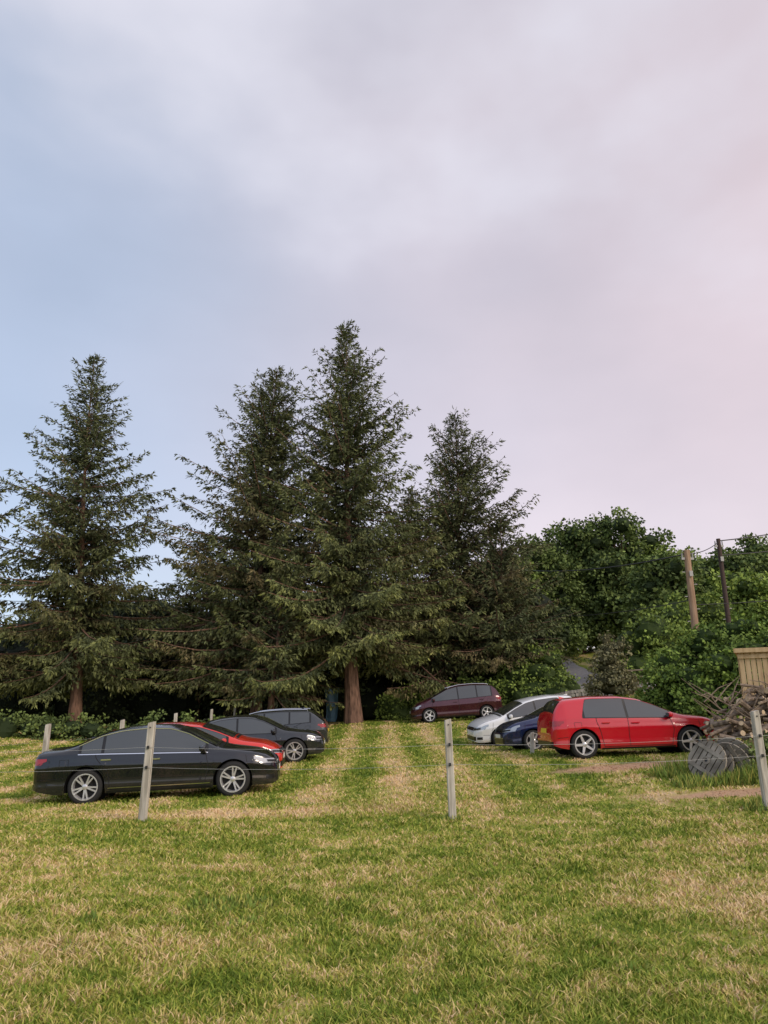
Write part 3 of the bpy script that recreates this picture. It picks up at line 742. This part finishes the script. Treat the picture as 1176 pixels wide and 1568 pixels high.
    for hx in(B+.17,win[0]+.52):
        z=zS(hx)-.11
        for sg in(-1,1): d.box((hx,sg*(sy(hx,z)+.018),z),(.19,.03,.026),3 if chromeline else 0)
    line([(.55,zS(.6)-.10),(.72,zS(.6)-.10),(.72,zS(.6)-.25),(.55,zS(.6)-.25),(.55,zS(.6)-.10)],.006,8)
    for a in(rx,fx): line([(a+(Ra+.012)*math.cos(t),rw+(Ra+.012)*math.sin(t)) for t in np.linspace(-.1,math.pi+.1,22)],.022,0,.010)
    if rails:
        for sg in(-1,1):
            prev=None
            for x in np.linspace(win[0]+.1,wscreen[0]-.1,9):
                p=(x,sg*(S0(x)[2]-.08),szf(x,S0(x)[2]-.08)+.045)
                if prev: d.tube(prev,p,.014,.014,3,6)
                prev=p
            for x in(win[0]+.1,wscreen[0]-.1): d.tube((x,sg*(S0(x)[2]-.08),szf(x,S0(x)[2]-.08)-.02),(x,sg*(S0(x)[2]-.08),szf(x,S0(x)[2]-.08)+.045),.014,.014,3,6)
    xa=max(.35,wscreen[0]-1.9); d.add([(xa,-.02,T(xa)-.01),(xa,.02,T(xa)-.01),(xa+.16,0,T(xa+.16)-.01),(xa-.03,0,T(xa)+.055)],[(0,2,3),(1,3,2),(0,3,1)],0)
    d.obj('glass_and_trim',mats,parent=root,smooth=True,auto=50)
    mr=MB(); mx_=win[1]-.06
    for sg in(-1,1):
        z=zS(mx_)+.075; y=sg*(sy(mx_,zS(mx_))+.10); n=12; V=[];F=[]
        for i in range(7):
            th=math.pi*i/6
            for k in range(n):
                a=2*math.pi*k/n; ex=lambda v: math.copysign(abs(v)**.6,v)
                V.append((mx_+.06*ex(math.sin(th)*math.cos(a)),y+.105*ex(math.cos(th)),z+.062*ex(math.sin(th)*math.sin(a))))
        for i in range(6):
            for k in range(n): F.append((i*n+k,i*n+(k+1)%n,(i+1)*n+(k+1)%n,(i+1)*n+k))
        mr.add(V,F,0); mr.box((mx_+.02,sg*(sy(mx_,zS(mx_))+.01),z-.06),(.07,.09,.04),2)
        mr.box((mx_-.058,y,z),(.006,.16,.085),1)
    mr.obj('mirrors',mats,parent=root,smooth=True,auto=45)
    ub=MB(); ub.box((L/2,0,.36),(L-.5,1.16*hw,.30),9)
    for a in(rx,fx):
        yo=.955*hw; n=18
        for sg in(-1,1):
            V=[];F=[]
            for i in range(n+1):
                t=-.25+(math.pi+.5)*i/n
                for y in(yo,.5*hw): V.append((a+(Ra-.003)*math.cos(t),sg*y,rw+(Ra-.003)*math.sin(t)))
            for i in range(n): F.append((2*i,2*i+2,2*i+3,2*i+1))
            ub.add(V,F,9)
            ub.lathe([(Ra,sg*.52*hw),(.001,sg*.52*hw)],9,18,c=(a,0,rw))
    ub.obj('underbody',mats,parent=root)
    for a in(rx,fx):
        for sg in(-1,1):
            wm_=MB(); R=rw; ri=R*.72; w2=.105
            wm_.lathe([(ri-.01,w2*.75),(ri+.01,w2*.95),(R*.86,w2*1.0),(R-.02,w2*.88),(R,w2*.62),(R,0),(R,-w2*.62),(R-.02,-w2*.88),(R*.86,-w2),(ri,-w2)],10,36)
            wm_.lathe([(ri+.006,w2*.97),(ri-.016,w2*.97),(ri-.03,w2*.7),(ri-.035,-w2*.5)],wheelm,36)
            wm_.lathe([(ri-.02,w2*.12),(.001,w2*.12)],9,24)
            wm_.lathe([(ri*.62,w2*.2),(ri*.62,w2*.22),(.02,w2*.22)],9,24)
            wm_.lathe([(.055,w2*.55),(.052,w2*.85),(.03,w2*.93),(.001,w2*.93)],wheelm,18)
            for k in range(spokes):
                if spokes==10: t=2*math.pi*((k//2)/5)+(.17 if k%2 else -.17)
                else: t=2*math.pi*k/spokes
                wa=.017 if spokes==10 else .034; wb=.014 if spokes==10 else .022
                ct,st_=math.cos(t),math.sin(t)
                def pt(r_,s_,y): return (r_*ct-s_*st_,y,r_*st_+s_*ct)
                r0,r1=.035,ri-.012
                V=[pt(r0,-wa,w2*.82),pt(r0,wa,w2*.82),pt(r1,wb,w2*.9),pt(r1,-wb,w2*.9),pt(r0,-wa,w2*.45),pt(r0,wa,w2*.45),pt(r1,wb,w2*.5),pt(r1,-wb,w2*.5)]
                wm_.add(V,[(0,1,2,3),(0,3,7,4),(1,5,6,2),(2,6,7,3)],wheelm)
            o=wm_.obj('wheel',mats,parent=root,smooth=True,auto=35)
            o.location=(a,sg*(hw*.955-w2-.0),rw)
            o.rotation_euler=(0,rnd.random()*1.2,0 if sg>0 else math.pi)
    cth,sth=math.cos(yaw),math.sin(yaw); f=Vector((cth,sth,0)); l=Vector((-sth,cth,0)); c0=Vector((cx_,cy_,0))
    def gp(dx,dy):
        p=c0+f*dx+l*dy; return Vector((p.x,p.y,tz(p.x,p.y)))
    FR=gp(fx-L/2,-.75);FL=gp(fx-L/2,.75);RR=gp(rx-L/2,-.75);RL=gp(rx-L/2,.75)
    X=((FR+FL)-(RR+RL)).normalized(); Yv=((FL+RL)-(FR+RR)); Z=X.cross(Yv).normalized(); Yv=Z.cross(X)
    org=(FR+FL+RR+RL)/4-X*((fx+rx)/2)
    M=Matrix.Identity(4)
    for i in range(3): M[i][0]=X[i];M[i][1]=Yv[i];M[i][2]=Z[i];M[i][3]=org[i]
    M[2][3]-=.015
    root.matrix_world=M
    return root
R_=math.radians
SALOON=dict(L=4.77,hw=.915,top=[(0,.70),(.03,.93),(.08,1.045),(.16,1.065),(.60,1.09),(.85,1.165),(1.30,1.35),(1.7,1.43),(2.15,1.455),(2.65,1.43),(3.0,1.32),(3.58,1.02),(3.8,.965),(4.3,.885),(4.55,.81),(4.70,.70),(4.77,.56)],
   sh=[(0,.92),(.5,.965),(1.5,.94),(3,.895),(3.7,.865),(4.4,.78),(4.77,.64)],rx=1.05,fx=3.90,rw=.34,win=(.92,3.38),wscreen=(2.82,3.55),rwin=(.68,1.38),splits=[1.36,2.22])
car('black_saloon_car',-4.58,16.35,R_(5),(.006,.008,.013),chromeline=True,metal=.2,**SALOON)
SAL2=dict(SALOON); SAL2.update(L=4.63,hw=.905,top=[(a*.97,b*.985) for a,b in SALOON['top']],sh=[(a*.97,b*.98) for a,b in SALOON['sh']],rx=1.02,fx=3.80,win=(.9,3.28),wscreen=(2.74,3.44),rwin=(.66,1.34),splits=[1.34,2.16])
car('grey_saloon_car',-4.08,23.3,R_(2),(.030,.034,.040),metal=.5,**SAL2)
HATCH=dict(L=4.28,hw=.90,top=[(0,.60),(.02,.92),(.05,1.03),(.14,1.21),(.28,1.39),(.38,1.435),(1.1,1.48),(1.8,1.47),(2.25,1.405),(2.6,1.285),(3.12,1.05),(3.32,.99),(3.85,.92),(4.10,.84),(4.22,.71),(4.28,.56)],
   sh=[(0,.92),(.4,.96),(1.5,.93),(3,.885),(3.4,.865),(4,.80),(4.28,.64)],rx=.76,fx=3.41,rw=.335,win=(.80,2.96),wscreen=(2.38,3.12),rwin=(.12,.30),splits=[1.88],cut=(.76,2.8))
car('red_hatchback_car',6.20,19.65,R_(3),(.56,.006,.020),spokes=5,**HATCH)
SM=dict(L=3.98,hw=.865,top=[(0,.60),(.03,.88),(.08,1.02),(.18,1.18),(.34,1.36),(.5,1.42),(1.1,1.465),(1.7,1.45),(2.1,1.39),(2.5,1.25),(2.95,1.05),(3.12,.99),(3.58,.90),(3.82,.79),(3.94,.66),(3.98,.56)],
   sh=[(0,.96),(.4,1.0),(1.5,.94),(2.8,.885),(3.2,.86),(3.7,.78),(3.98,.62)],rx=.68,fx=3.16,rw=.305,win=(.66,2.82),wscreen=(2.22,2.94),rwin=(.15,.40),splits=[1.0,1.82],cut=(.64,1.3))
car('orange_red_hatchback_car',-4.55,19.5,R_(3),(.66,.024,.012),spokes=5,**{**SM,'L':4.1,'sh':SM['sh'],'top':[(a*1.03,b*.985) for a,b in SM['top']],'fx':3.27})
car('white_hatchback_car',4.97,26.8,R_(188),(.80,.81,.82),spokes=10,**SM)
car('blue_hatchback_car',5.42,23.25,R_(186),(.010,.020,.085),spokes=5,metal=.3,**{**SM,'top':[(a,b*.97) for a,b in SM['top']]})
EST=dict(L=4.63,hw=.90,top=[(0,.68),(.04,.92),(.12,1.06),(.42,1.30),(.62,1.41),(1.5,1.455),(2.3,1.44),(2.7,1.36),(3.35,1.06),(3.55,1.0),(4.2,.89),(4.45,.79),(4.58,.67),(4.63,.56)],
   sh=[(0,.95),(.5,.99),(1.5,.96),(3.3,.90),(4.2,.80),(4.63,.62)],rx=.95,fx=3.78,rw=.325,win=(.55,3.22),wscreen=(2.72,3.35),rwin=(.16,.48),splits=[1.25,2.1])
car('grey_estate_car',-4.2,26.7,R_(181),(.05,.055,.06),rails=True,metal=.5,**EST)
MPV=dict(L=4.34,hw=.92,top=[(0,.60),(.02,.95),(.08,1.15),(.22,1.40),(.42,1.59),(.7,1.64),(1.4,1.68),(2.1,1.65),(2.6,1.54),(3.4,1.16),(3.62,1.08),(4.0,.95),(4.2,.80),(4.30,.68),(4.34,.56)],
   sh=[(0,1.02),(.5,1.06),(1.5,1.01),(3.3,.95),(4.0,.84),(4.34,.62)],rx=.80,fx=3.52,rw=.325,win=(.5,3.35),wscreen=(2.62,3.42),rwin=(.13,.38),splits=[1.2,2.1])
car('maroon_people_carrier_car',3.45,36.8,R_(183),(.065,.010,.022),rails=True,spokes=5,metal=.4,**MPV)
